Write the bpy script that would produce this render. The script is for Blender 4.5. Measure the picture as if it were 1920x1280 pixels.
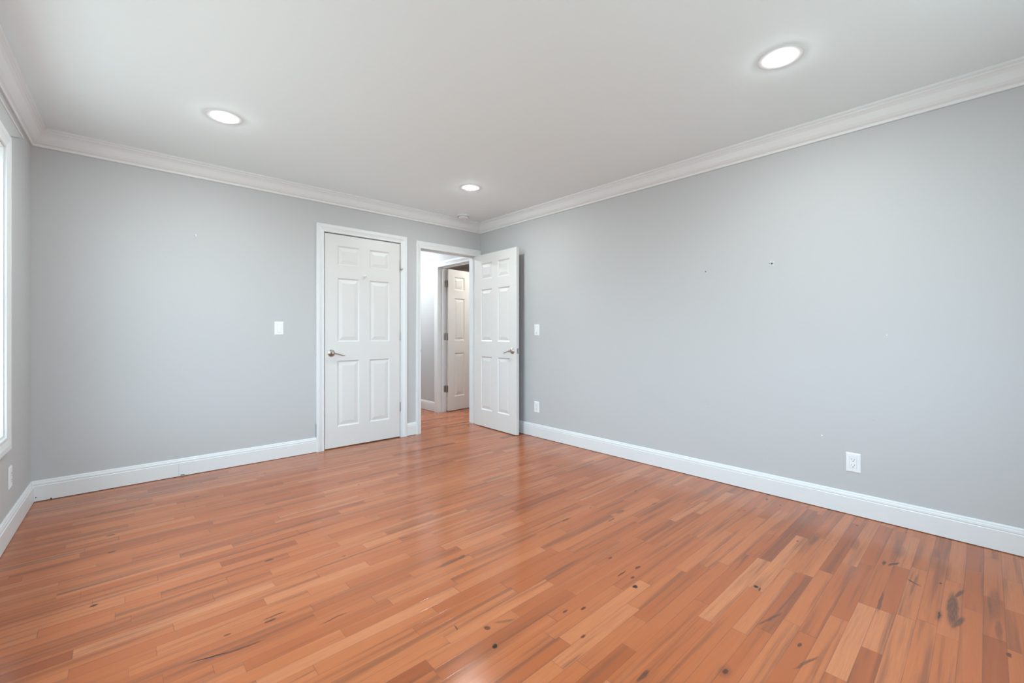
import bpy, bmesh, math, random
from mathutils import Vector, Matrix
random.seed(7)
S = bpy.context.scene
for o in list(bpy.data.objects): bpy.data.objects.remove(o, do_unlink=True)
COL = S.collection
R_ = math.radians

# ------------------------------------------------------------------ camera, world, exposure
CAM_H = 1.0926; YAW = 42.39; FPX = 812.83
cd = bpy.data.cameras.new('camera'); cam = bpy.data.objects.new('camera', cd); COL.objects.link(cam)
cam.location = (0, 0, CAM_H); cam.rotation_euler = (R_(90), 0, R_(-YAW))
cd.sensor_width = 36; cd.lens = FPX / 1920 * 36; cd.shift_y = -15.15 / 1920; cd.clip_start = 0.02
S.camera = cam
S.view_settings.view_transform = 'Standard'; S.view_settings.look = 'None'
S.view_settings.gamma = 1; S.view_settings.use_curve_mapping = False
S.view_settings.exposure = 0.20
SKY = 9.0; SKY_COL = (0.65, 0.86, 1.0); GROUND_COL = (0.30, 0.35, 0.35)
LAMP = 450.0; LAMP_COL = (0.905, 0.985, 0.975)
wd = bpy.data.worlds.new('overcast_sky'); S.world = wd; wd.use_nodes = True
nt = wd.node_tree; nt.nodes.clear()
tc = nt.nodes.new('ShaderNodeTexCoord'); sp = nt.nodes.new('ShaderNodeSeparateXYZ')
mr = nt.nodes.new('ShaderNodeMapRange'); mr.inputs[1].default_value = -0.08; mr.inputs[2].default_value = 0.12
mx = nt.nodes.new('ShaderNodeMix'); mx.data_type = 'RGBA'
mx.inputs[6].default_value = (*GROUND_COL, 1); mx.inputs[7].default_value = (*SKY_COL, 1)
bg = nt.nodes.new('ShaderNodeBackground'); bg.inputs[1].default_value = SKY
wo = nt.nodes.new('ShaderNodeOutputWorld')
nt.links.new(tc.outputs['Generated'], sp.inputs[0]); nt.links.new(sp.outputs[2], mr.inputs[0])
nt.links.new(mr.outputs[0], mx.inputs[0]); nt.links.new(mx.outputs[2], bg.inputs[0]); nt.links.new(bg.outputs[0], wo.inputs[0])

# ------------------------------------------------------------------ dimensions (metres)
D = 4.1705; RX = 3.2846; LX = -0.4086; PHI = 0.0253; H = 2.42
ZC = 2.306; CP = 0.075; YF = -0.62; T = 0.12
A = Vector((LX, D)); ROT_L = R_(-90) - PHI
UL = Vector((math.cos(ROT_L), math.sin(ROT_L)))
LEN_L = (D - YF) / math.cos(PHI)
CL = A + UL * LEN_L

# ------------------------------------------------------------------ helpers
def link_obj(name, me, mat=None, parent=None, loc=None, rotz=0.0):
    o = bpy.data.objects.new(name, me); COL.objects.link(o)
    if mat is not None: me.materials.append(mat)
    if parent is not None: o.parent = parent
    if loc is not None: o.location = loc
    if rotz: o.rotation_euler = (0, 0, rotz)
    return o
def obj(name, bm, mat, parent=None, loc=None, rotz=0.0, smooth=False, bevel=0, seg=2):
    bmesh.ops.recalc_face_normals(bm, faces=bm.faces)
    me = bpy.data.meshes.new(name); bm.to_mesh(me); bm.free()
    if smooth:
        for p in me.polygons: p.use_smooth = True
    o = link_obj(name, me, mat, parent, loc, rotz)
    if bevel:
        b = o.modifiers.new('bevel', 'BEVEL'); b.width = bevel; b.segments = seg; b.limit_method = 'ANGLE'
    return o
def struct(o): o['kind'] = 'structure'; return o
def tag(o, label, cat, group=None):
    o['label'] = label; o['category'] = cat
    if group: o['group'] = group
    return o
def empty(name, loc, rotz=0.0):
    o = bpy.data.objects.new(name, None); COL.objects.link(o); o.location = loc; o.rotation_euler = (0, 0, rotz)
    o.empty_display_size = .05
    return o
def box(bm, x0, x1, y0, y1, z0, z1):
    v = [bm.verts.new(p) for p in ((x0,y0,z0),(x1,y0,z0),(x1,y1,z0),(x0,y1,z0),(x0,y0,z1),(x1,y0,z1),(x1,y1,z1),(x0,y1,z1))]
    for f in ((0,3,2,1),(4,5,6,7),(0,1,5,4),(1,2,6,5),(2,3,7,6),(3,0,4,7)): bm.faces.new([v[i] for i in f])
def new(): return bmesh.new()
def boxes(*bs):
    bm = new()
    for b in bs: box(bm, *b)
    return bm
def lathe(bm, prof, c=(0,0,0), axis='Z', n=40):
    """prof: list of (r, h); revolve about axis through c"""
    rings = []
    for r, h in prof:
        ring = []
        for i in range(n):
            a = 2*math.pi*i/n; p = (r*math.cos(a), r*math.sin(a))
            if r < 1e-6 and i: ring.append(ring[0]); continue
            if axis == 'Z': q = (c[0]+p[0], c[1]+p[1], c[2]+h)
            else: q = (c[0]+p[0], c[1]+h, c[2]+p[1])
            ring.append(bm.verts.new(q))
        rings.append(ring)
    for a, b in zip(rings, rings[1:]):
        for i in range(n):
            j = (i+1) % n
            vs = []
            for v in (a[i], a[j], b[j], b[i]):
                if v not in vs: vs.append(v)
            if len(vs) > 2:
                try: bm.faces.new(vs)
                except ValueError: pass
    for ring in (rings[0], rings[-1]):
        if len(set(ring)) > 2:
            try: bm.faces.new(ring)
            except ValueError: pass
def tube(bm, pts, rad, n=14, flat=1.0):
    """swept tube; rad per point; flat squashes in local z"""
    pts = [Vector(p) for p in pts]; rings = []
    for i, p in enumerate(pts):
        t = (pts[min(i+1, len(pts)-1)] - pts[max(i-1, 0)]).normalized()
        up = Vector((0, 0, 1)) if abs(t.z) < .9 else Vector((0, 1, 0))
        s = t.cross(up).normalized(); u = s.cross(t).normalized()
        rings.append([bm.verts.new(p + s*rad[i]*math.cos(2*math.pi*k/n) + u*rad[i]*flat*math.sin(2*math.pi*k/n)) for k in range(n)])
    for a, b in zip(rings, rings[1:]):
        for k in range(n): bm.faces.new((a[k], a[(k+1) % n], b[(k+1) % n], b[k]))
    bm.faces.new(rings[0][::-1]); bm.faces.new(rings[-1])

# ------------------------------------------------------------------ materials
def mat(name, col, rough=.5, metal=0.0, spec=.5, bump=0.0, bscale=200.0, vary=0.0):
    m = bpy.data.materials.new(name); m.use_nodes = True; n = m.node_tree; b = n.nodes['Principled BSDF']
    b.inputs['Base Color'].default_value = (*col, 1); b.inputs['Roughness'].default_value = rough
    b.inputs['Metallic'].default_value = metal; b.inputs['Specular IOR Level'].default_value = spec
    if bump or vary:
        t = n.nodes.new('ShaderNodeTexCoord'); ns = n.nodes.new('ShaderNodeTexNoise')
        ns.inputs['Scale'].default_value = bscale; ns.inputs['Detail'].default_value = 3
        n.links.new(t.outputs['Object'], ns.inputs['Vector'])
        if bump:
            bp = n.nodes.new('ShaderNodeBump'); bp.inputs['Strength'].default_value = bump; bp.inputs['Distance'].default_value = .001
            n.links.new(ns.outputs['Fac'], bp.inputs['Height']); n.links.new(bp.outputs[0], b.inputs['Normal'])
        if vary:
            hv = n.nodes.new('ShaderNodeHueSaturation'); hv.inputs['Color'].default_value = (*col, 1)
            r = n.nodes.new('ShaderNodeMapRange'); r.inputs[3].default_value = 1-vary; r.inputs[4].default_value = 1+vary
            n.links.new(ns.outputs['Fac'], r.inputs[0]); n.links.new(r.outputs[0], hv.inputs['Value'])
            n.links.new(hv.outputs[0], b.inputs['Base Color'])
    return m
M = {}
M['wall'] = mat('blue_grey_wall_paint', (0.535, 0.538, 0.545), .6, spec=.3, bump=.15, bscale=260)
M['ceil'] = mat('ceiling_paint', (0.86, 0.945, 0.965), .85, spec=.2, bump=.1, bscale=200)
M['trim'] = mat('semi_gloss_trim_paint', (0.765, 0.78, 0.79), .38, bump=.08, bscale=60)
M['door'] = mat('white_door_paint', (0.72, 0.715, 0.705), .36, bump=.1, bscale=90)
M['door_cream'] = mat('off_white_door_paint', (0.80, 0.79, 0.77), .4, bump=.1, bscale=90)
M['plastic'] = mat('white_plastic', (0.84, 0.86, 0.875), .3)
M['slot'] = mat('dark_slot', (0.03, 0.03, 0.03), .7)
M['nickel'] = mat('brushed_nickel', (0.46, 0.43, 0.405), .28, 1.0, bump=.15, bscale=500)
M['dark'] = mat('dark_gap', (0.02, 0.018, 0.015), .9)
M['lens_off'] = mat('caulk', (0.9, 0.9, 0.9), .5)
M['scuff'] = mat('wall_scuff', (0.42, 0.46, 0.50), .7)

def lamp_mat(name, col, s):
    m = bpy.data.materials.new(name); m.use_nodes = True; n = m.node_tree; n.nodes.clear()
    e = n.nodes.new('ShaderNodeEmission'); o = n.nodes.new('ShaderNodeOutputMaterial')
    e.inputs[0].default_value = (*col, 1); e.inputs[1].default_value = s; n.links.new(e.outputs[0], o.inputs[0]); return m
M['lamp'] = lamp_mat('lit_diffuser', LAMP_COL, LAMP)
M['lamp_hall'] = lamp_mat('lit_hall_diffuser', (.90, .975, 1), 1150)
M['lamp_added'] = lamp_mat('added_warm_diffuser', (1, .955, .87), 760)
def glass_mat():
    m = bpy.data.materials.new('window_glass'); m.use_nodes = True; n = m.node_tree; n.nodes.clear()
    t = n.nodes.new('ShaderNodeBsdfTransparent'); g = n.nodes.new('ShaderNodeBsdfGlossy'); g.inputs['Roughness'].default_value = .01
    t.inputs[0].default_value = (.97, .985, .985, 1)
    x = n.nodes.new('ShaderNodeMixShader'); x.inputs[0].default_value = .07; o = n.nodes.new('ShaderNodeOutputMaterial')
    n.links.new(t.outputs[0], x.inputs[1]); n.links.new(g.outputs[0], x.inputs[2]); n.links.new(x.outputs[0], o.inputs[0]); return m
M['glass'] = glass_mat()

# ---- strip hardwood floor: rows of random-length strips running along X
def floor_mat():
    m = bpy.data.materials.new('strip_hardwood'); m.use_nodes = True; n = m.node_tree; L = n.links.new
    b = n.nodes['Principled BSDF']
    def N(t, **k):
        x = n.nodes.new(t)
        for a, v in k.items(): setattr(x, a, v)
        return x
    def setin(sock, v):
        if isinstance(v, bpy.types.NodeSocket): L(v, sock)
        else: sock.default_value = v
    def ma(op, a, b_=None, c=None, clamp=False):
        x = N('ShaderNodeMath', operation=op, use_clamp=clamp); setin(x.inputs[0], a)
        if b_ is not None: setin(x.inputs[1], b_)
        if c is not None: setin(x.inputs[2], c)
        return x.outputs[0]
    def rng(v, a, b_, c, d, smooth=False):
        x = N('ShaderNodeMapRange'); x.interpolation_type = 'SMOOTHSTEP' if smooth else 'LINEAR'
        setin(x.inputs[0], v)
        for i, q in enumerate((a, b_, c, d)): setin(x.inputs[i+1], q)
        return x.outputs[0]
    def comb(x_, y_, z_):
        x = N('ShaderNodeCombineXYZ')
        for i, q in enumerate((x_, y_, z_)): setin(x.inputs[i], q)
        return x.outputs[0]
    def noise(vec, scale, detail=2, rough=.5, dist=0.0):
        x = N('ShaderNodeTexNoise'); L(vec, x.inputs['Vector']); x.inputs['Scale'].default_value = scale
        x.inputs['Detail'].default_value = detail; x.inputs['Roughness'].default_value = rough; x.inputs['Distortion'].default_value = dist
        return x
    def mix(f, a, b_, blend='MIX'):
        x = N('ShaderNodeMix', data_type='RGBA', blend_type=blend); setin(x.inputs[0], f)
        setin(x.inputs[6], a if isinstance(a, bpy.types.NodeSocket) else (*a, 1)); setin(x.inputs[7], b_ if isinstance(b_, bpy.types.NodeSocket) else (*b_, 1))
        return x.outputs[2]
    tc = N('ShaderNodeTexCoord'); P = tc.outputs['Object']
    sx = N('ShaderNodeSeparateXYZ'); L(P, sx.inputs[0]); X, Y = sx.outputs[0], sx.outputs[1]
    W = 0.0572
    yr = ma('DIVIDE', ma('ADD', Y, 10.0), W); row = ma('FLOOR', yr); fy = ma('FRACT', yr)
    wn = N('ShaderNodeTexWhiteNoise', noise_dimensions='1D'); L(row, wn.inputs['W'])
    rr = wn.outputs['Value']
    u = ma('ADD', ma('MULTIPLY', X, ma('ADD', ma('MULTIPLY', rr, .9), 1.35)), ma('MULTIPLY', row, 17.37))
    vo = N('ShaderNodeTexVoronoi', voronoi_dimensions='1D', feature='F1'); L(u, vo.inputs['W']); vo.inputs['Scale'].default_value = 1; vo.inputs['Randomness'].default_value = .9
    ve = N('ShaderNodeTexVoronoi', voronoi_dimensions='1D', feature='DISTANCE_TO_EDGE'); L(u, ve.inputs['W']); ve.inputs['Scale'].default_value = 1; ve.inputs['Randomness'].default_value = .9
    sc = N('ShaderNodeSeparateColor'); L(vo.outputs['Color'], sc.inputs[0]); pr, pg, pb = sc.outputs[0], sc.outputs[1], sc.outputs[2]
    # plank local coordinates, shifted by plank id
    gx = ma('ADD', X, ma('MULTIPLY', pr, 41.0)); gy = ma('ADD', Y, ma('MULTIPLY', pg, 23.0)); gz = ma('MULTIPLY', pb, 11.0)
    G = comb(gx, gy, gz)
    def stretch(sx_, sy_):
        v = N('ShaderNodeVectorMath', operation='MULTIPLY'); L(G, v.inputs[0]); v.inputs[1].default_value = (sx_, sy_, 1); return v.outputs[0]
    # base colour per strip
    cr = N('ShaderNodeValToRGB'); L(pb, cr.inputs[0]); e = cr.color_ramp.elements
    cols = [(0.0, (.295,.074,.024)), (.10, (.385,.101,.031)), (.38, (.425,.117,.037)), (.70, (.460,.137,.046)), (.92, (.49,.158,.059)), (1.0, (.53,.192,.082))]
    e[0].position, e[0].color = cols[0][0], (*cols[0][1], 1); e[1].position, e[1].color = cols[-1][0], (*cols[-1][1], 1)
    for p, c in cols[1:-1]: k = e.new(p); k.color = (*c, 1)
    base = cr.outputs[0]
    # broad figure
    n1 = noise(stretch(.9, 24), 1.0, 4, .6, .12)
    base = mix(rng(n1.outputs['Fac'], .48, .66, 0, .68, True), base, (.18,.060,.028))
    n1b = noise(stretch(.6, 12), 1.0, 3, .5, .1)
    base = mix(rng(n1b.outputs['Fac'], .52, .75, 0, .35, True), base, (.62,.215,.085))
    # fine grain
    n2 = noise(stretch(9, 260), 1.0, 3, .6)
    base = mix(rng(n2.outputs['Fac'], .35, .75, 0, .34), base, (.30,.092,.038))
    # mineral streaks, some strips only
    n3 = noise(stretch(1.1, 30), 1.0, 3, .6, .35)
    sm = ma('MULTIPLY', rng(n3.outputs['Fac'], .60, .72, 0, 1, True), rng(pr, .42, .75, 0, .78))
    base = mix(sm, base, (.15,.062,.040))
    # small dark knots and pin marks
    kv = N('ShaderNodeTexVoronoi', voronoi_dimensions='2D', feature='F1'); 
    wob = noise(P, 30, 2); 
    kk = N('ShaderNodeVectorMath', operation='MULTIPLY_ADD'); L(wob.outputs['Color'], kk.inputs[0]); kk.inputs[1].default_value = (.03, .008, 0)
    L(P, kk.inputs[2])
    ks = N('ShaderNodeVectorMath', operation='MULTIPLY'); L(kk.outputs[0], ks.inputs[0]); ks.inputs[1].default_value = (2.2, 5.5, 1)
    L(ks.outputs[0], kv.inputs['Vector']); kv.inputs['Scale'].default_value = 1.0; kv.inputs['Randomness'].default_value = 1
    ksc = N('ShaderNodeSeparateColor'); L(kv.outputs['Color'], ksc.inputs[0])
    kr = ma('MULTIPLY', rng(ksc.outputs[0], .80, 1.0, .012, .040), 1.0)
    kn = ma('MULTIPLY', rng(ma('SUBTRACT', kv.outputs['Distance'], kr), -.012, .012, 1, 0, True), rng(ksc.outputs[0], .80, .84, 0, .8))
    base = mix(kn, base, (.045,.022,.016))
    # individual marks: (x, y, half length, half width, rotation deg, strength, kind)
    marks = [
     (.235,1.768,.065,.0035,-15,1.0,0),(.33,1.745,.07,.006,-8,.6,0),
     (1.18,1.728,.085,.017,2,.62,1),(1.245,1.732,.03,.012,20,.7,1),
     (2.45,.092,.17,.020,2,.88,1),(2.35,.074,.07,.012,-14,.85,1),(2.61,.078,.06,.008,-14,.85,1),
     (2.355,.125,.038,.0045,0,.9,0),(2.355,.125,.06,.012,0,.4,1),
     (2.30,.292,.11,.0065,2,.7,1),(2.72,.298,.045,.008,-22,.75,0),(2.701,.33,.03,.008,0,.7,0),(2.584,.215,.032,.005,60,.9,0),
     (2.04,.673,.013,.010,0,1,0),(2.03,.655,.020,.004,10,.8,0),(3.114,.496,.009,.006,0,1,0),(2.862,1.008,.014,.007,0,.6,0),
     (1.246,.982,.014,.006,0,.8,0),(1.372,1.082,.016,.007,0,.8,0),(1.505,.754,.02,.010,0,.0,0),(1.409,1.081,.0,.0,0,.0,0),
     (1.455,.571,.014,.008,0,.7,0),(1.455,.571,.04,.02,0,.35,1),
     (.98,1.16,.012,.011,0,1,0),(1.02,1.25,.012,.014,0,.75,0),(1.09,1.235,.045,.010,-30,.5,1),(.93,1.33,.018,.004,70,.7,0),
     (1.651,1.024,.013,.012,0,1,0),(1.71,1.07,.013,.007,0,.7,0),(1.80,1.10,.024,.008,0,.8,0),
     (2.282,1.515,.045,.018,0,.55,1),(2.30,1.517,.02,.013,0,.7,1),(2.55,1.44,.035,.006,0,.6,0),
     (1.85,.560,.085,.006,-14,.75,1),(1.69,.405,.07,.006,-18,.75,1),(1.85,1.67,.10,.008,3,.55,1),(1.95,1.665,.04,.008,0,.7,0),
     (1.70,1.12,.04,.004,0,.8,0),(1.245,.74,.040,.009,0,.85,1),(2.147,1.484,.04,.006,0,.6,0),
     (.297,1.86,.013,.006,0,.7,0),(.545,2.331,.02,.008,0,.7,0),(-.068,2.419,.016,.010,0,.9,0),(.45,1.86,.045,.004,0,.8,0),
     (.62,1.69,.06,.004,2,.6,0),(.75,2.20,.09,.005,0,.5,1),(.10,2.75,.5,.011,0,.45,1),(.22,3.05,.35,.014,0,.40,1),(.02,3.62,.22,.03,0,.55,1),
     (.12,2.15,.45,.010,0,.4,1),(-.05,2.45,.4,.010,1,.42,1),(.55,2.52,.5,.009,1,.5,1),(.85,2.10,.35,.008,1,.55,1),
     (2.75,.62,.12,.022,0,.40,1),(2.83,.46,.10,.018,2,.42,1),(2.93,.17,.16,.022,0,.38,1),(2.62,-.02,.18,.020,0,.42,1),(2.40,-.03,.1,.01,0,.5,1),
     (2.78,.80,.14,.014,0,.38,1),(2.36,.93,.22,.012,0,.40,1),(2.05,1.12,.2,.012,0,.32,1),(2.9,.29,.09,.02,0,.35,1)]
    wv = noise(P, 22, 3); wm = N('ShaderNodeVectorMath', operation='MULTIPLY_ADD'); L(wv.outputs['Color'], wm.inputs[0])
    wm.inputs[1].default_value = (.03, .012, 0); L(P, wm.inputs[2])
    off = N('ShaderNodeVectorMath', operation='SUBTRACT'); L(wm.outputs[0], off.inputs[0]); off.inputs[1].default_value = (.015, .006, 0)
    PW = off.outputs[0]; acc0 = acc1 = None
    for (x, y, a, w, rot, s, kind) in marks:
        if s <= 0 or a <= 0: continue
        mp = N('ShaderNodeMapping', vector_type='TEXTURE'); L(PW, mp.inputs[0])
        mp.inputs[1].default_value = (x, y, 0); mp.inputs[2].default_value = (0, 0, R_(rot)); mp.inputs[3].default_value = (a, w, 1)
        ln = N('ShaderNodeVectorMath', operation='LENGTH'); L(mp.outputs[0], ln.inputs[0])
        v = rng(ln.outputs['Value'], .55, 1.15, s, 0, True)
        if kind: acc1 = v if acc1 is None else ma('MAXIMUM', acc1, v)
        else: acc0 = v if acc0 is None else ma('MAXIMUM', acc0, v)
    fn = noise(stretch(30, 300), 1.0, 2)
    base = mix(ma('MULTIPLY', acc1, rng(fn.outputs['Fac'], .3, .6, .70, 1.0)), base, (.085,.040,.028))
    base = mix(acc0, base, (.014,.007,.005))
    # seams
    sy = ma('MINIMUM', fy, ma('SUBTRACT', 1.0, fy))
    seam = rng(sy, .006, .022, 1, 0); end = rng(ve.outputs['Distance'], .0008, .0032, 1, 0)
    sj = noise(P, 3.0, 2)
    seamf = ma('MULTIPLY', ma('MAXIMUM', seam, end), rng(sj.outputs['Fac'], .35, .62, .22, .75))
    base = mix(seamf, base, (.14,.050,.028))
    L(base, b.inputs['Base Color'])
    rn = noise(P, 9, 3)
    L(rng(rn.outputs['Fac'], .3, .7, .15, .21), b.inputs['Roughness'])
    b.inputs['Specular IOR Level'].default_value = .5
    # relief: seams, slight cupping of each strip and a tilt of its own, ripple of the varnish
    tilt = ma('MULTIPLY', ma('SUBTRACT', pg, .5), ma('MULTIPLY', fy, .0005))
    tilt2 = ma('MULTIPLY', ma('SUBTRACT', pr, .5), ma('MULTIPLY', X, .0022))
    rip = noise(P, 5, 2)
    h = ma('ADD', ma('ADD', tilt, ma('MULTIPLY', rip.outputs['Fac'], .0010)), ma('MULTIPLY', n2.outputs['Fac'], .00002))
    h = ma('SUBTRACT', h, ma('MULTIPLY', seamf, .0003)); h = ma('ADD', h, ma('MULTIPLY', tilt2, 0.0))
    bp = N('ShaderNodeBump'); bp.inputs['Strength'].default_value = .8; bp.inputs['Distance'].default_value = 1.0
    L(h, bp.inputs['Height']); L(bp.outputs[0], b.inputs['Normal'])
    return m
M['floor'] = floor_mat()

# ------------------------------------------------------------------ shell
struct(obj('floor', boxes((-1.2, 6.6, YF-.2, 7.6, -.06, 0)), M['floor']))
struct(obj('ceiling', boxes((-1.2, 6.6, YF-.2, 7.6, H, H+.08)), M['ceil']))
# back wall with closet door and room doorway
DX0, DX1, DZ = 1.431, 2.212, 2.043           # closet opening inside the jambs
EX0, EX1, EZ = 2.453, 3.212, 2.022           # entry opening inside the jambs
J = .018
wb = boxes((LX-.3, DX0-J, D, D+T, 0, H), (DX0-J, DX1+J, D, D+T, DZ+J, H), (DX1+J, EX0-J, D, D+T, 0, H),
           (EX0-J, EX1+J, D, D+T, EZ+J, H), (EX1+J, RX, D, D+T, 0, H))
wall_back = struct(obj('wall_back', wb, M['wall']))
# right wall plane runs on into the hall, with the hall door opening
FY0, FY1, FZ = 4.375, 5.105, 2.003
wr = boxes((RX, RX+T, YF-T, FY0-J, 0, H), (RX, RX+T, FY0-J, FY1+J, FZ+J, H), (RX, RX+T, FY1+J, 7.5, 0, H))
wall_right = struct(obj('wall_right', wr, M['wall']))
GX0, GX1, GZ0, GZ1 = .70, 2.40, .75, 2.08
struct(obj('wall_front', boxes((-1.0, GX0, YF-T, YF, 0, H), (GX0, GX1, YF-T, YF, 0, GZ0), (GX0, GX1, YF-T, YF, GZ1, H), (GX1, RX, YF-T, YF, 0, H)), M['wall']))
# left wall (local x runs from the back corner towards the camera, local y into the room)
WS0, WS1, WZ0, WZ1 = .765, 3.05, .556, 2.056
def in_left(bm, name, m, parent=None, **k): return obj(name, bm, m, parent, None if parent else (A.x, A.y, 0), 0 if parent else ROT_L, **k)
wall_left = struct(in_left(boxes((-.05, WS0, -T, 0, 0, H), (WS0, WS1, -T, 0, 0, WZ0), (WS0, WS1, -T, 0, WZ1, H), (WS1, LEN_L+.1, -T, 0, 0, H)), 'wall_left', M['wall']))
# hall and the room beyond
struct(obj('wall_hall_left', boxes((2.20, 2.32, D+T, 6.9, 0, H)), M['wall']))
struct(obj('wall_hall_end', boxes((2.32, RX, 6.78, 6.9, 0, H)), M['wall']))
struct(obj('wall_closet', boxes((1.30, 1.36, D+T, 4.95, 0, H), (1.30, 2.20, 4.95, 5.0, 0, H)), M['wall']))
struct(obj('wall_far_room_back', boxes((RX+T, 6.3, 7.38, 7.5, 0, H)), M['wall']))
struct(obj('wall_far_room_right', boxes((6.2, 6.32, 4.2, 7.38, 0, H)), M['wall']))
struct(obj('wall_far_room_front', boxes((RX+T, 6.2, 4.08, 4.2, 0, H)), M['wall']))

# ------------------------------------------------------------------ mouldings swept round the room with mitred corners
POLY = [A, Vector((RX, D)), Vector((RX, YF)), CL]
def offset_corner(i, d):
    p0, p1, p2 = POLY[i-1], POLY[i], POLY[(i+1) % 4]
    e1 = (p1-p0).normalized(); e2 = (p2-p1).normalized()
    n1 = Vector((e1.y, -e1.x)); n2 = Vector((e2.y, -e2.x))      # inward for clockwise order
    k = (n1+n2) / (1 + n1.dot(n2)); return p1 + k*d
def sweep_wall(prof, i, z=0, cut0=None, cut1=None):
    """wall i runs from corner i to i+1"""
    bm = new(); a = []; b = []
    e = (POLY[(i+1) % 4]-POLY[i]).normalized(); n = Vector((e.y, -e.x))
    for d, h in prof:
        q0 = offset_corner(i, d) if cut0 is None else POLY[i] + e*cut0 + n*d
        q1 = offset_corner((i+1) % 4, d) if cut1 is None else POLY[i] + e*cut1 + n*d
        a.append(bm.verts.new((q0.x, q0.y, z+h))); b.append(bm.verts.new((q1.x, q1.y, z+h)))
    m = len(prof)
    for k in range(m): bm.faces.new((a[k], a[(k+1) % m], b[(k+1) % m], b[k]))
    bm.faces.new(a[::-1]); bm.faces.new(b); return bm
CROWN = [(0,ZC),(.011,ZC),(.013,ZC+.004),(.013,ZC+.014),(.017,ZC+.018),(.024,ZC+.023),(.034,ZC+.036),(.042,ZC+.052),(.050,ZC+.070),(.060,ZC+.083),(.066,ZC+.088),(.066,ZC+.096),(.072,ZC+.100),(CP,ZC+.103),(CP,H),(0,H)]
BASE = [(0,.0035),(.0155,.0035),(.0155,.101),(.0125,.104),(.0125,.107),(.0140,.110),(.0125,.119),(.0095,.1225),(.0095,.1250),(.0085,.130),(.0055,.1345),(.0035,.1351),(0,.1351)]
names = ['back', 'right', 'front', 'left']
for i in range(4):
    struct(obj('trim_%d' % (i+1), sweep_wall(CROWN, i), M['trim']))
bb_back = struct(obj('baseboard_back', sweep_wall(BASE, 0, cut1=1.3605-LX), M['trim']))
struct(obj('baseboard_back_middle', sweep_wall(BASE, 0, cut0=2.2835-LX, cut1=2.3945-LX), M['trim']))
struct(obj('baseboard_right', sweep_wall(BASE, 1), M['trim']))
struct(obj('baseboard_front', sweep_wall(BASE, 2), M['trim']))
struct(obj('baseboard_left', sweep_wall(BASE, 3), M['trim']))
def straight(prof, p0, p1, flip=False):
    bm = new(); p0 = Vector(p0); p1 = Vector(p1); e = (p1-p0).normalized(); n = Vector((e.y, -e.x))
    a = [bm.verts.new((p0.x+n.x*d, p0.y+n.y*d, h)) for d, h in prof]; b = [bm.verts.new((p1.x+n.x*d, p1.y+n.y*d, h)) for d, h in prof]
    m = len(prof)
    for k in range(m): bm.faces.new((a[k], a[(k+1) % m], b[(k+1) % m], b[k]))
    bm.faces.new(a[::-1]); bm.faces.new(b); return bm
struct(obj('baseboard_hall', straight(BASE, (RX, 6.78), (RX, FY1+.084)), M['trim']))
struct(obj('baseboard_hall_left', straight(BASE, (2.32, D+T), (2.32, 6.78)), M['trim']))
struct(obj('trim_5', straight(CROWN, (RX+T, 7.38), (6.2, 7.38)), M['trim']))
struct(obj('trim_6', straight(CROWN, (RX, 6.78), (RX, D+T)), M['trim']))

# ------------------------------------------------------------------ casings and jambs
CAS = [(0,0),(0,.010),(.06,.0125),(.14,.0125),(.18,.0100),(.24,.0100),(.50,.0145),(.62,.0175),(.92,.0180),(1,.0160),(1,0)]
def casing(x0, x1, zt, wl, wh, wr_, zb=None, wb_=0):
    """local x along the wall, y out of it. closed if zb given"""
    bm = new(); rings = []
    for t, y in CAS:
        if zb is None:
            pts = [(x0-t*wl, 0), (x0-t*wl, zt+t*wh), (x1+t*wr_, zt+t*wh), (x1+t*wr_, 0)]
        else:
            pts = [(x0-t*wl, zb-t*wb_), (x0-t*wl, zt+t*wh), (x1+t*wr_, zt+t*wh), (x1+t*wr_, zb-t*wb_)]
        rings.append([bm.verts.new((p[0], y, p[1])) for p in pts])
    m = len(CAS)
    for k in range(m):
        a, b = rings[k], rings[(k+1) % m]
        for s in range(4 if zb is not None else 3):
            q = (s+1) % 4; bm.faces.new((a[s], a[q], b[q], b[s]))
    if zb is None:
        bm.faces.new([r[0] for r in rings]); bm.faces.new([r[3] for r in rings][::-1])
    return bm
def jamb(x0, x1, zt, depth, stop=True, stop_y=-.046):
    bm = boxes((x0-J, x0, -depth, .0, 0, zt), (x1, x1+J, -depth, .0, 0, zt), (x0-J, x1+J, -depth, .0, zt, zt+J))
    if stop:
        a, b = stop_y-.03, stop_y; c = .011
        box(bm, x0, x0+c, a, b, 0, zt); box(bm, x1-c, x1, a, b, 0, zt); box(bm, x0+c, x1-c, a, b, zt-c, zt)
    return bm
# closet door casing: local frame turned half round, so local x = -world x
c1 = struct(obj('trim_7', casing(-DX1+.0, -DX0, DZ, .0715, .072, .0705), M['trim'], None, (0, D, 0), math.pi))
obj('jamb', jamb(-DX1, -DX0, DZ, T), M['trim'], c1)
bm = new(); rnd = random.Random(3)
for k in range(16):
    x = 1.86 + .14*rnd.random(); z = 2.112 - .004*rnd.random() - .022*rnd.random()**3; r = .0015+.0025*rnd.random()
    bmesh.ops.create_icosphere(bm, subdivisions=1, radius=r, matrix=Matrix.Translation((-x, .018, z)) @ Matrix.Diagonal((1.9, .5, .7, 1)))
obj('caulk_patch', bm, M['lens_off'], c1)
bm = new()
for k in range(26):
    z = .30 + 1.75*(k+rnd.random())/26; r = .0012+.0012*rnd.random()
    bmesh.ops.create_icosphere(bm, subdivisions=1, radius=r, matrix=Matrix.Translation((-1.3605+.0005, .0145, z)) @ Matrix.Diagonal((.8, .6, 1.8, 1)))
obj('paint_drips', bm, M['scuff'], c1)
obj('caulk_crack', boxes((-1.3606, -1.3588, .0, .004, .137, .26)), M['dark'], c1)
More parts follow.
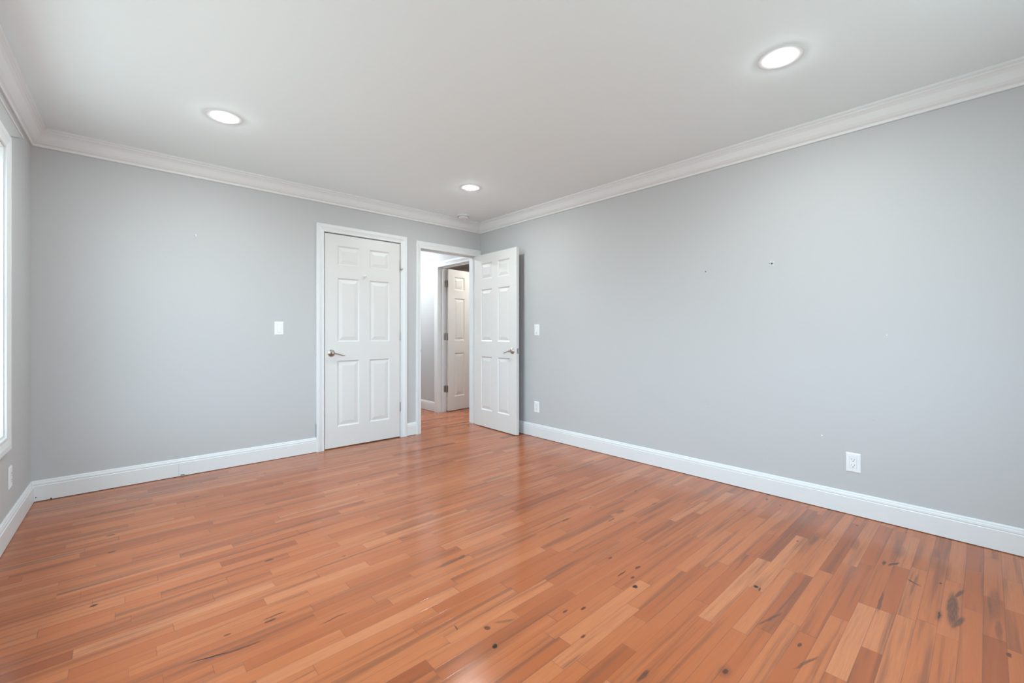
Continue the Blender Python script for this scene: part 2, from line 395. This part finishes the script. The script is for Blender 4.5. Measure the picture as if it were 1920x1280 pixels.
# entry casing
c2 = struct(obj('trim_8', casing(-EX1, -EX0, EZ, .066, .0755, .058), M['trim'], None, (0, D, 0), math.pi))
obj('jamb', jamb(-EX1, -EX0, EZ, T), M['trim'], c2)
sp_ = obj('strike_plate', boxes((-EX0-.0015, -EX0+.0002, -.040, -.004, .875, .935), (-EX0-.001, -EX0+.006, -.004, .0125, .890, .920)), M['nickel'], c2, bevel=.0004)
# casing of the same doorway on the hall side
struct(obj('trim_9', casing(EX0, EX1, EZ, .060, .075, .060), M['trim'], None, (0, D+T, 0), 0))
# hall door casing (hall side): local frame rotated +90: local x = +world y, local y = -world x
c3 = struct(obj('trim_10', casing(FY0, FY1, FZ, .075, .075, .078), M['trim'], None, (RX, 0, 0), R_(90)))
obj('jamb', jamb(FY0, FY1, FZ, T, True, -.05), M['trim'], c3)
struct(obj('trim_11', casing(-FY1, -FY0, FZ, .075, .075, .075), M['trim'], None, (RX+T, 0, 0), R_(-90)))

# ------------------------------------------------------------------ six-panel doors
def slab(w, h, t, stile=.117, mull=.105):
    bm = new(); cw = (w-2*stile-mull)/2
    xs = [0, stile, stile+cw, stile+cw+mull, w-stile, w]
    zs = [0, .197*h/2.03, .826*h/2.03, 1.006*h/2.03, 1.617*h/2.03, 1.738*h/2.03, 1.925*h/2.03, h]
    for side in (0, 1):
        Yf = 0 if side == 0 else -t; sg = -1 if side == 0 else 1
        V = {}
        def v(x, y, z):
            k = (round(x, 5), round(y, 5), round(z, 5))
            if k not in V: V[k] = bm.verts.new((x, y, z))
            return V[k]
        for i in range(5):
            for j in range(7):
                x0, x1, z0, z1 = xs[i], xs[i+1], zs[j], zs[j+1]
                if i in (1, 3) and j in (1, 3, 5):
                    rings = []
                    for ins, dep in ((0, 0), (.004, .0035), (.011, .0085), (.016, .0090), (.019, .0085), (.046, .0030), (.049, .0025)):
                        y = Yf + sg*dep
                        rings.append([v(x0+ins, y, z0+ins), v(x1-ins, y, z0+ins), v(x1-ins, y, z1-ins), v(x0+ins, y, z1-ins)])
                    for a, b in zip(rings, rings[1:]):
                        for k in range(4): bm.faces.new((a[k], a[(k+1) % 4], b[(k+1) % 4], b[k]))
                    bm.faces.new(rings[-1])
                else:
                    bm.faces.new((v(x0, Yf, z0), v(x1, Yf, z0), v(x1, Yf, z1), v(x0, Yf, z1)))
    for a, b in (((0,0),(w,0)), ((w,0),(w,h)), ((w,h),(0,h)), ((0,h),(0,0))):
        bm.faces.new([bm.verts.new(p) for p in ((a[0],0,a[1]),(b[0],0,b[1]),(b[0],-t,b[1]),(a[0],-t,a[1]))])
    bmesh.ops.remove_doubles(bm, verts=bm.verts, dist=1e-6)
    return bm
def handle(parent, x, z, dirn, y=0.0, out=1):
    """rosette + neck, with the wave lever as its own piece; out=+1 on the front face, -1 on the rear"""
    bm = new()
    pr = [(0,0),(.033,0),(.033,.003),(.031,.0055),(.027,.0065),(.026,.009),(.020,.011),(.0125,.013),(.0115,.020),(.0110,.038),(.0125,.041),(.0125,.050),(.010,.053),(0,.054)]
    lathe(bm, [(r, out*h) for r, h in pr], (x, y, z), 'Y', 36)
    hd = obj('door_handle', bm, M['nickel'], parent, smooth=True); hd['label'] = 'brushed nickel lever handle'
    bm = new(); pts = []; rad = []
    for k in range(17):
        s = k/16; lx = .012 + .112*s if True else 0
        zz = .004*math.sin(s*3.1) - .034*(s**1.15) + (.012*((s-.72)/.28)**2 if s > .72 else 0)
        yy = .046 - .004*math.sin(s*math.pi)
        pts.append((x + dirn*(lx-.012), y + out*yy, z + zz)); rad.append(.0095 - .0042*s + (.002*math.sin((s-.55)*7) if s > .55 else 0))
    rad[-1] *= .45
    tube(bm, pts, rad, 14, .72)
    obj('lever', bm, M['nickel'], hd, smooth=True)
    return hd
def hinge(parent, x, y, z, leafdir=1, h=.09, mate=True):
    bm = new()
    for k in range(5):
        z0 = z - h/2 + k*h/5
        lathe(bm, [(0,z0),(.0062,z0+.0003),(.0062,z0+h/5-.0006),(0,z0+h/5-.0003)], (x, y, 0), 'Z', 16)
    lathe(bm, [(0,z+h/2),(.0045,z+h/2),(.005,z+h/2+.003),(.003,z+h/2+.007),(0,z+h/2+.008)], (x, y, 0), 'Z', 14)
    lathe(bm, [(0,z-h/2-.006),(.003,z-h/2-.005),(.0045,z-h/2),(0,z-h/2)], (x, y, 0), 'Z', 14)
    return obj('hinge', bm, M['nickel'], parent, smooth=False)

# door_1: closed closet door. origin at the hinge side, local x = -world x
W1 = .7675; H1 = 2.0255
d1 = struct(obj('door_1', slab(W1, H1, .035), M['door'], None, (2.2065, D, .0085), math.pi))
handle(d1, W1-.060, .898, -1)
for z in (1.806, 1.058, .312): 
    hg = hinge(d1, -.0035, .0055, z)
    obj('hinge_leaf', boxes((-.003, .0, -.03, .0008, z-.045, z+.045)), M['nickel'], hg)
# hinge-pin door stop on the top hinge
bm = new(); tube(bm, [(-.004, .012, 1.765), (-.004, .016, 1.757), (-.010, .022, 1.753), (-.018, .026, 1.757), (-.022, .028, 1.770)], [.004, .0045, .004, .0045, .003], 10)
lathe(bm, [(0,.010),(.0085,.011),(.0085,.016),(0,.017)], (-.0035, 0, 1.758), 'Y', 14)
obj('door_stop', bm, M['nickel'], d1, smooth=True)
# robe hook
bm = new(); hx = W1-(1.820-1.4365); hz = 1.655
lathe(bm, [(0,0),(.011,0),(.011,.002),(.009,.004),(.005,.005),(.0045,.012),(0,.013)], (hx, 0, hz), 'Y', 20)
tube(bm, [(hx,.010,hz),(hx,.018,hz-.006),(hx,.026,hz-.012),(hx,.033,hz-.010),(hx,.036,hz),(hx,.037,hz+.010)], [.005,.0045,.004,.004,.004,.0055], 10)
tube(bm, [(hx,.004,hz-.006),(hx,.010,hz-.020),(hx,.020,hz-.026),(hx,.026,hz-.018)], [.004,.004,.0036,.0045], 10)
hk = obj('robe_hook', bm, M['plastic'], d1, smooth=True); hk['label'] = 'small white robe hook'

# door_2: entry door standing open, origin at the free edge, local x towards the hinge
ang2 = math.atan2(4.137-3.374, 3.1755-3.144)
W2 = .757; H2 = 2.006
d2 = struct(obj('door_2', slab(W2, H2, .035), M['door'], None, (3.144, 3.374, .008), ang2))
handle(d2, .066, .897, 1)
handle(d2, .066, .897, 1, -.035, -1)
bm = boxes((-.0012, .0005, -.030, -.005, .868, .926)); 
obj('latch_plate', bm, M['nickel'], d2)
bm = new(); box(bm, -.009, -.001, -.0235, -.0115, .888, .906); obj('latch_bolt', bm, M['nickel'], d2, bevel=.0015)
for z in (1.775, 1.03, .29): hinge(d2, W2+.004, -.040, z)

# door_3: hall door standing open into the far room
ang3 = R_(180+7); W3 = .722; H3 = 1.982
hx3, hy3 = RX+T+.014, 5.064
fx, fy_ = hx3 + W3*math.cos(R_(7)), hy3 + W3*math.sin(R_(7))
d3 = struct(obj('door_3', slab(W3, H3, .035), M['door_cream'], None, (fx, fy_, .010), ang3))
handle(d3, .06, .90, 1); 
for z in (1.775, 1.037, .307):
    hg = hinge(d3, W3+.006, -.032, z, h=.095)
    obj('hinge_leaf', boxes((W3-.0005, W3+.0012, -.034, -.002, z-.0475, z+.0475)), M['nickel'], hg)
    obj('jamb_leaf', boxes((-(T)-.0, -(T)+.034, 0, .0015, z-.0375, z+.0575)), M['nickel'], c3).matrix_local = Matrix.Translation((FY1, 0, 0)) @ Matrix.Rotation(R_(90), 4, 'Z')

# ------------------------------------------------------------------ window in the left wall
w1 = struct(in_left(casing(WS0, WS1, WZ1, .078, .072, .078, WZ0, .076), 'window_1', M['trim']))
bm = new(); 
for a in ((WS0-.0, WS0+.012, -T, 0, WZ0, WZ1), (WS1-.012, WS1, -T, 0, WZ0, WZ1), (WS0+.012, WS1-.012, -T, 0, WZ1-.012, WZ1), (WS0+.012, WS1-.012, -T, 0, WZ0, WZ0+.012)): box(bm, *a)
obj('window_jamb', bm, M['trim'], w1)
mid = (WS0+WS1)/2
for (a, b) in ((WS0+.012, mid-.02), (mid+.02, WS1-.012)):
    z0, z1 = WZ0+.012, WZ1-.012; zm = (z0+z1)/2
    for (q0, q1, yy) in ((z0, zm+.02, -.050), (zm-.02, z1, -.085)):
        f = .042
        sh = obj('sash', boxes((a, a+f, yy-.032, yy, q0, q1), (b-f, b, yy-.032, yy, q0, q1), (a+f, b-f, yy-.032, yy, q0, q0+f), (a+f, b-f, yy-.032, yy, q1-f, q1)), M['trim'], w1, bevel=.003)
        obj('pane', boxes((a+f-.006, b-f+.006, yy-.019, yy-.015, q0+f-.006, q1-f+.006)), M['glass'], sh)
obj('mullion', boxes((mid-.02, mid+.02, -.118, -.012, WZ0+.012, WZ1-.012)), M['trim'], w1)
# header panel above the window with its sloping end, and the thin bead below the crown
bm = new(); th = .010
pts = [(.700, 2.134), (.356, 2.236), (3.3, 2.236), (3.3, 2.134)]
lo = [bm.verts.new((s, 0, z)) for s, z in pts]; hi = [bm.verts.new((s, th, z)) for s, z in pts]
bm.faces.new(lo[::-1]); bm.faces.new(hi)
for k in range(4): bm.faces.new((lo[k], lo[(k+1) % 4], hi[(k+1) % 4], hi[k]))
hp = struct(in_left(bm, 'trim_12', M['wall']))
bm = new(); box(bm, .350, 3.3, 0, .016, 2.236, 2.247)
obj('bead', bm, M['trim'], hp, bevel=.004)
# unseen window added behind the camera to send daylight onto ceiling and walls
w2 = struct(obj('added_window', casing(GX0, GX1, GZ1, .075, .072, .075, GZ0, .075), M['trim'], None, (0, YF, 0)))
gm = (GX0+GX1)/2
obj('window_jamb', boxes((GX0, GX0+.012, -T, 0, GZ0, GZ1), (GX1-.012, GX1, -T, 0, GZ0, GZ1), (GX0+.012, GX1-.012, -T, 0, GZ1-.012, GZ1), (GX0+.012, GX1-.012, -T, 0, GZ0, GZ0+.012)), M['trim'], w2)
for (a, b) in ((GX0+.012, gm-.02), (gm+.02, GX1-.012)):
    f = .042; q0, q1, yy = GZ0+.012, GZ1-.012, -.05
    sh = obj('sash', boxes((a, a+f, yy-.032, yy, q0, q1), (b-f, b, yy-.032, yy, q0, q1), (a+f, b-f, yy-.032, yy, q0, q0+f), (a+f, b-f, yy-.032, yy, q1-f, q1)), M['trim'], w2, bevel=.003)
    obj('pane', boxes((a+f-.006, b-f+.006, yy-.019, yy-.015, q0+f-.006, q1-f+.006)), M['glass'], sh)
obj('mullion', boxes((gm-.02, gm+.02, -.118, -.012, GZ0+.012, GZ1-.012)), M['trim'], w2)
# daylight portals in the openings
p2 = bpy.data.lights.new('window_portal', 'AREA'); p2.shape = 'RECTANGLE'; p2.size = GX1-GX0; p2.size_y = GZ1-GZ0
p2.cycles.is_portal = True
p2o = bpy.data.objects.new('window_portal', p2); COL.objects.link(p2o)
p2o.location = (gm, YF-.125, (GZ0+GZ1)/2); p2o.rotation_euler = Vector((0, -1, 0)).to_track_quat('Z', 'Y').to_euler()
pl = bpy.data.lights.new('window_portal', 'AREA'); pl.shape = 'RECTANGLE'; pl.size = WS1-WS0; pl.size_y = WZ1-WZ0
pl.cycles.is_portal = True
po = bpy.data.objects.new('window_portal', pl); COL.objects.link(po)
nrm = Vector((-math.sin(ROT_L), math.cos(ROT_L), 0)); ctr = Vector((A.x, A.y, 0)) + Vector((UL.x, UL.y, 0))*mid - nrm*.125 + Vector((0, 0, (WZ0+WZ1)/2))
po.location = ctr; po.rotation_euler = (-nrm).to_track_quat('Z', 'Y').to_euler()

# ------------------------------------------------------------------ recessed lights
def ring_bm():
    bm = new(); lathe(bm, [(.0490,.0002),(.098,-.0002),(.098,-.0006),(.095,-.0018),(.088,-.0024),(.060,-.0026),(.0490,-.0026)], (0,0,0), 'Z', 64); return bm
def lens_bm():
    bm = new(); lathe(bm, [(.0488,.0005),(.0488,-.0026),(.0475,-.0034),(.042,-.0056),(.032,-.0078),(.018,-.0090),(0,-.0094)], (0,0,0), 'Z', 64); return bm
proto = empty('recessed_light', (2.386, 3.176, H))
ring = obj('trim_ring', ring_bm(), M['plastic'], proto, smooth=True)
lens = obj('diffuser', lens_bm(), M['lamp'], proto, smooth=True)
tag(proto, 'round recessed ceiling light nearest the open door and smoke detector', 'ceiling light', 'recessed ceiling lights')
def copy_light(loc, label, m=None):
    r = proto.copy(); COL.objects.link(r); r.location = loc; r['label'] = label
    for ch in (ring, lens):
        c = ch.copy(); COL.objects.link(c); c.parent = r
        if ch is lens and m:
            c.data = ch.data.copy(); c.data.materials[0] = m
    return r
copy_light((.490, 3.157, H), 'round recessed ceiling light nearest the window wall, above the blank wall')
copy_light((2.362, .671, H), 'large bright recessed ceiling light over the right wall, nearest the camera')
copy_light((.490, .671, H), 'round recessed ceiling light close above the camera, out of the picture')
hl = copy_light((2.62, 5.58, H), 'round recessed ceiling light in the hall beyond the doorway', M['lamp_hall']); hl['group'] = 'hall and far room ceiling lights'
fl = copy_light((4.35, 4.62, H), 'unseen ceiling light added in the far room to brighten the open hall door', M['lamp_added']); fl['group'] = 'hall and far room ceiling lights'  # lamp added out of view to light the front of door_3

# smoke detector
sd = empty('smoke_detector', (2.885, 3.975, H))
tag(sd, 'round white smoke detector on the ceiling by the corner above the doorway', 'smoke detector')
bm = new(); lathe(bm, [(0,0),(.066,0),(.066,-.008),(.062,-.010),(0,-.010)], (0,0,0), 'Z', 48); obj('base', bm, M['plastic'], sd, smooth=False)
bm = new(); lathe(bm, [(.058,-.0095),(.060,-.014),(.057,-.026),(.050,-.033),(.030,-.036),(0,-.0365)], (0,0,0), 'Z', 48); obj('cover', bm, M['plastic'], sd, smooth=True)
bm = new()
for k in range(24):
    a = 2*math.pi*k/24; v0 = len(bm.verts)
    b2 = new(); box(b2, .0575, .0605, -.004, .004, -.023, -.016); bmesh.ops.rotate(b2, verts=b2.verts, cent=(0,0,0), matrix=Matrix.Rotation(a, 3, 'Z'))
    tmp = bpy.data.meshes.new('t'); b2.to_mesh(tmp); b2.free(); bm.from_mesh(tmp); bpy.data.meshes.remove(tmp)
obj('vent_slots', bm, M['slot'], sd)

# ------------------------------------------------------------------ switches and outlets: local x along wall, y out, z up, origin at plate centre
def plate_bm(w=.072, h=.117, t=.0055):
    bm = new(); r0 = [(-w/2,-h/2),(w/2,-h/2),(w/2,h/2),(-w/2,h/2)]
    rings = [[bm.verts.new((x, 0, z)) for x, z in r0], [bm.verts.new((x, .002, z)) for x, z in r0],
             [bm.verts.new((x-math.copysign(.006, x), t, z-math.copysign(.006, z))) for x, z in r0]]
    for a, b in zip(rings, rings[1:]):
        for k in range(4): bm.faces.new((a[k], a[(k+1) % 4], b[(k+1) % 4], b[k]))
    bm.faces.new(rings[0][::-1]); bm.faces.new(rings[-1]); return bm
def screws(parent, zs=(.0485, -.0485)):
    for z in zs:
        bm = new(); lathe(bm, [(0,.005),(.003,.005),(.003,.0062),(.0015,.0066),(0,.0066)], (0,0,z), 'Y', 14); obj('screw', bm, M['plastic'], parent)
def switch(loc, rotz, label, dimmer=False):
    e = empty('light_switch', loc, rotz); tag(e, label, 'light switch')
    pb = obj('cover_plate', plate_bm(), M['plastic'], e, bevel=.0008); screws(e)
    obj('frame_gap', boxes((-.0172, .0172, .0050, .0057, -.0342, .0342)), M['scuff'], e)
    bm = new(); w, h = .0158, .0328
    v = [bm.verts.new(p) for p in ((-w,.005,-h),(w,.005,-h),(w,.005,h),(-w,.005,h),(-w,.0095,-h),(w,.0095,-h),(w,.0062,h),(-w,.0062,h),(-w,.0070,0),(w,.0070,0))]
    for f in ((0,1,2,3),(4,5,9,8),(8,9,6,7),(0,1,5,4),(3,2,6,7),(0,4,8,7,3),(1,5,9,6,2)): bm.faces.new([v[i] for i in f])
    rk = obj('rocker', bm, M['plastic'], e, bevel=.0006)
    if dimmer: obj('indicator', boxes((-.006, .006, .0090, .0100, -.0315, -.0275)), M['slot'], rk)
    return e
def outlet(loc, rotz, label, deco=True):
    e = empty('wall_outlet', loc, rotz); tag(e, label, 'outlet')
    obj('cover_plate', plate_bm(), M['plastic'], e, bevel=.0008); screws(e)
    obj('frame_gap', boxes((-.0172, .0172, .0050, .0057, -.0342, .0342)), M['scuff'], e)
    rc = obj('receptacle', boxes((-.0162, .0162, .005, .0072, -.0332, .0332)), M['plastic'], e, bevel=.0006)
    for zc in (.0175, -.0175):
        bm = boxes((-.0075, -.0055, .0070, .0075, zc-.0005, zc+.0075), (.0055, .0075, .0070, .0075, zc+.0005, zc+.0070))
        lathe(bm, [(0,.0070),(.0027,.0070),(.0027,.0075),(0,.0075)], (0, 0, zc-.0075), 'Y', 14)
        obj('slots', bm, M['slot'], rc)
    return e
switch((1.0505, D, 1.137), math.pi, 'white rocker light switch on the back wall left of the closet door')
switch((RX, 3.208, 1.129), R_(90), 'white light switch on the right wall beside the open door', True)
outlet((RX, 3.210, .3145), R_(90), 'white wall outlet low on the right wall just past the open door')
outlet((RX, .5435, .3135), R_(90), 'white duplex wall outlet on the right wall nearest the camera')
pL = A + UL*.622
outlet((pL.x, pL.y, .318), ROT_L, 'white wall outlet under the window, seen almost edge on')

# ------------------------------------------------------------------ small marks on the walls
def disc(name, parent, loc, r, m, d='x', t=.002):
    bm = new(); lathe(bm, [(0,0),(r,0),(r*.7,t),(0,t)], (0,0,0), 'Y', 12)
    return obj(name, bm, m, parent, loc, R_(90) if d == 'x' else math.pi)
disc('nail_hole', wall_right, (RX, .984, 1.566), .0055, M['slot'])
for dy, dz in ((.018,.004),(-.012,.010),(.012,-.004),(-.009,-.010),(.006,.013)): disc('paint_chip', wall_right, (RX, .984+dy, 1.566+dz), .0032, M['lens_off'])
disc('nail_hole', wall_right, (RX, .998, 1.567), .0028, M['slot'])
disc('nail_hole', wall_right, (RX, 1.431, 1.559), .0042, M['slot'])
disc('nail_hole', wall_right, (RX, 2.357, 2.055), .0035, M['scuff'])
disc('paint_chip', wall_right, (RX, .701, .450), .0045, M['lens_off']); disc('paint_chip', wall_right, (RX, .389, 1.083), .003, M['lens_off'])
obj('scuff_mark', boxes((RX-.0004, RX, .441, .452, .580, .584)), M['scuff'], wall_right)
obj('scuff_mark', boxes((RX-.0004, RX, 1.40, 1.42, .560, .563)), M['scuff'], wall_right)
disc('wall_anchor', wall_back, (.459, D, 1.860), .0065, M['lens_off'], 'y', .004)
disc('nail_hole', wall_back, (.451, D, 1.854), .004, M['scuff'], 'y')
# nicks along the back baseboard
def nick(x, z, w, h, m='dark'): obj('nick', boxes((x-w, x+w, D-.0160, D-.0154, z-h, z+h)), M[m], bb_back)
nick(-.385, .030, .003, .003); nick(-.317, .007, .004, .0035); nick(.375, .010, .012, .003)
obj('seam', boxes((.352, .3535, D-.0160, D-.0152, .004, .100)), M['scuff'], bb_back)
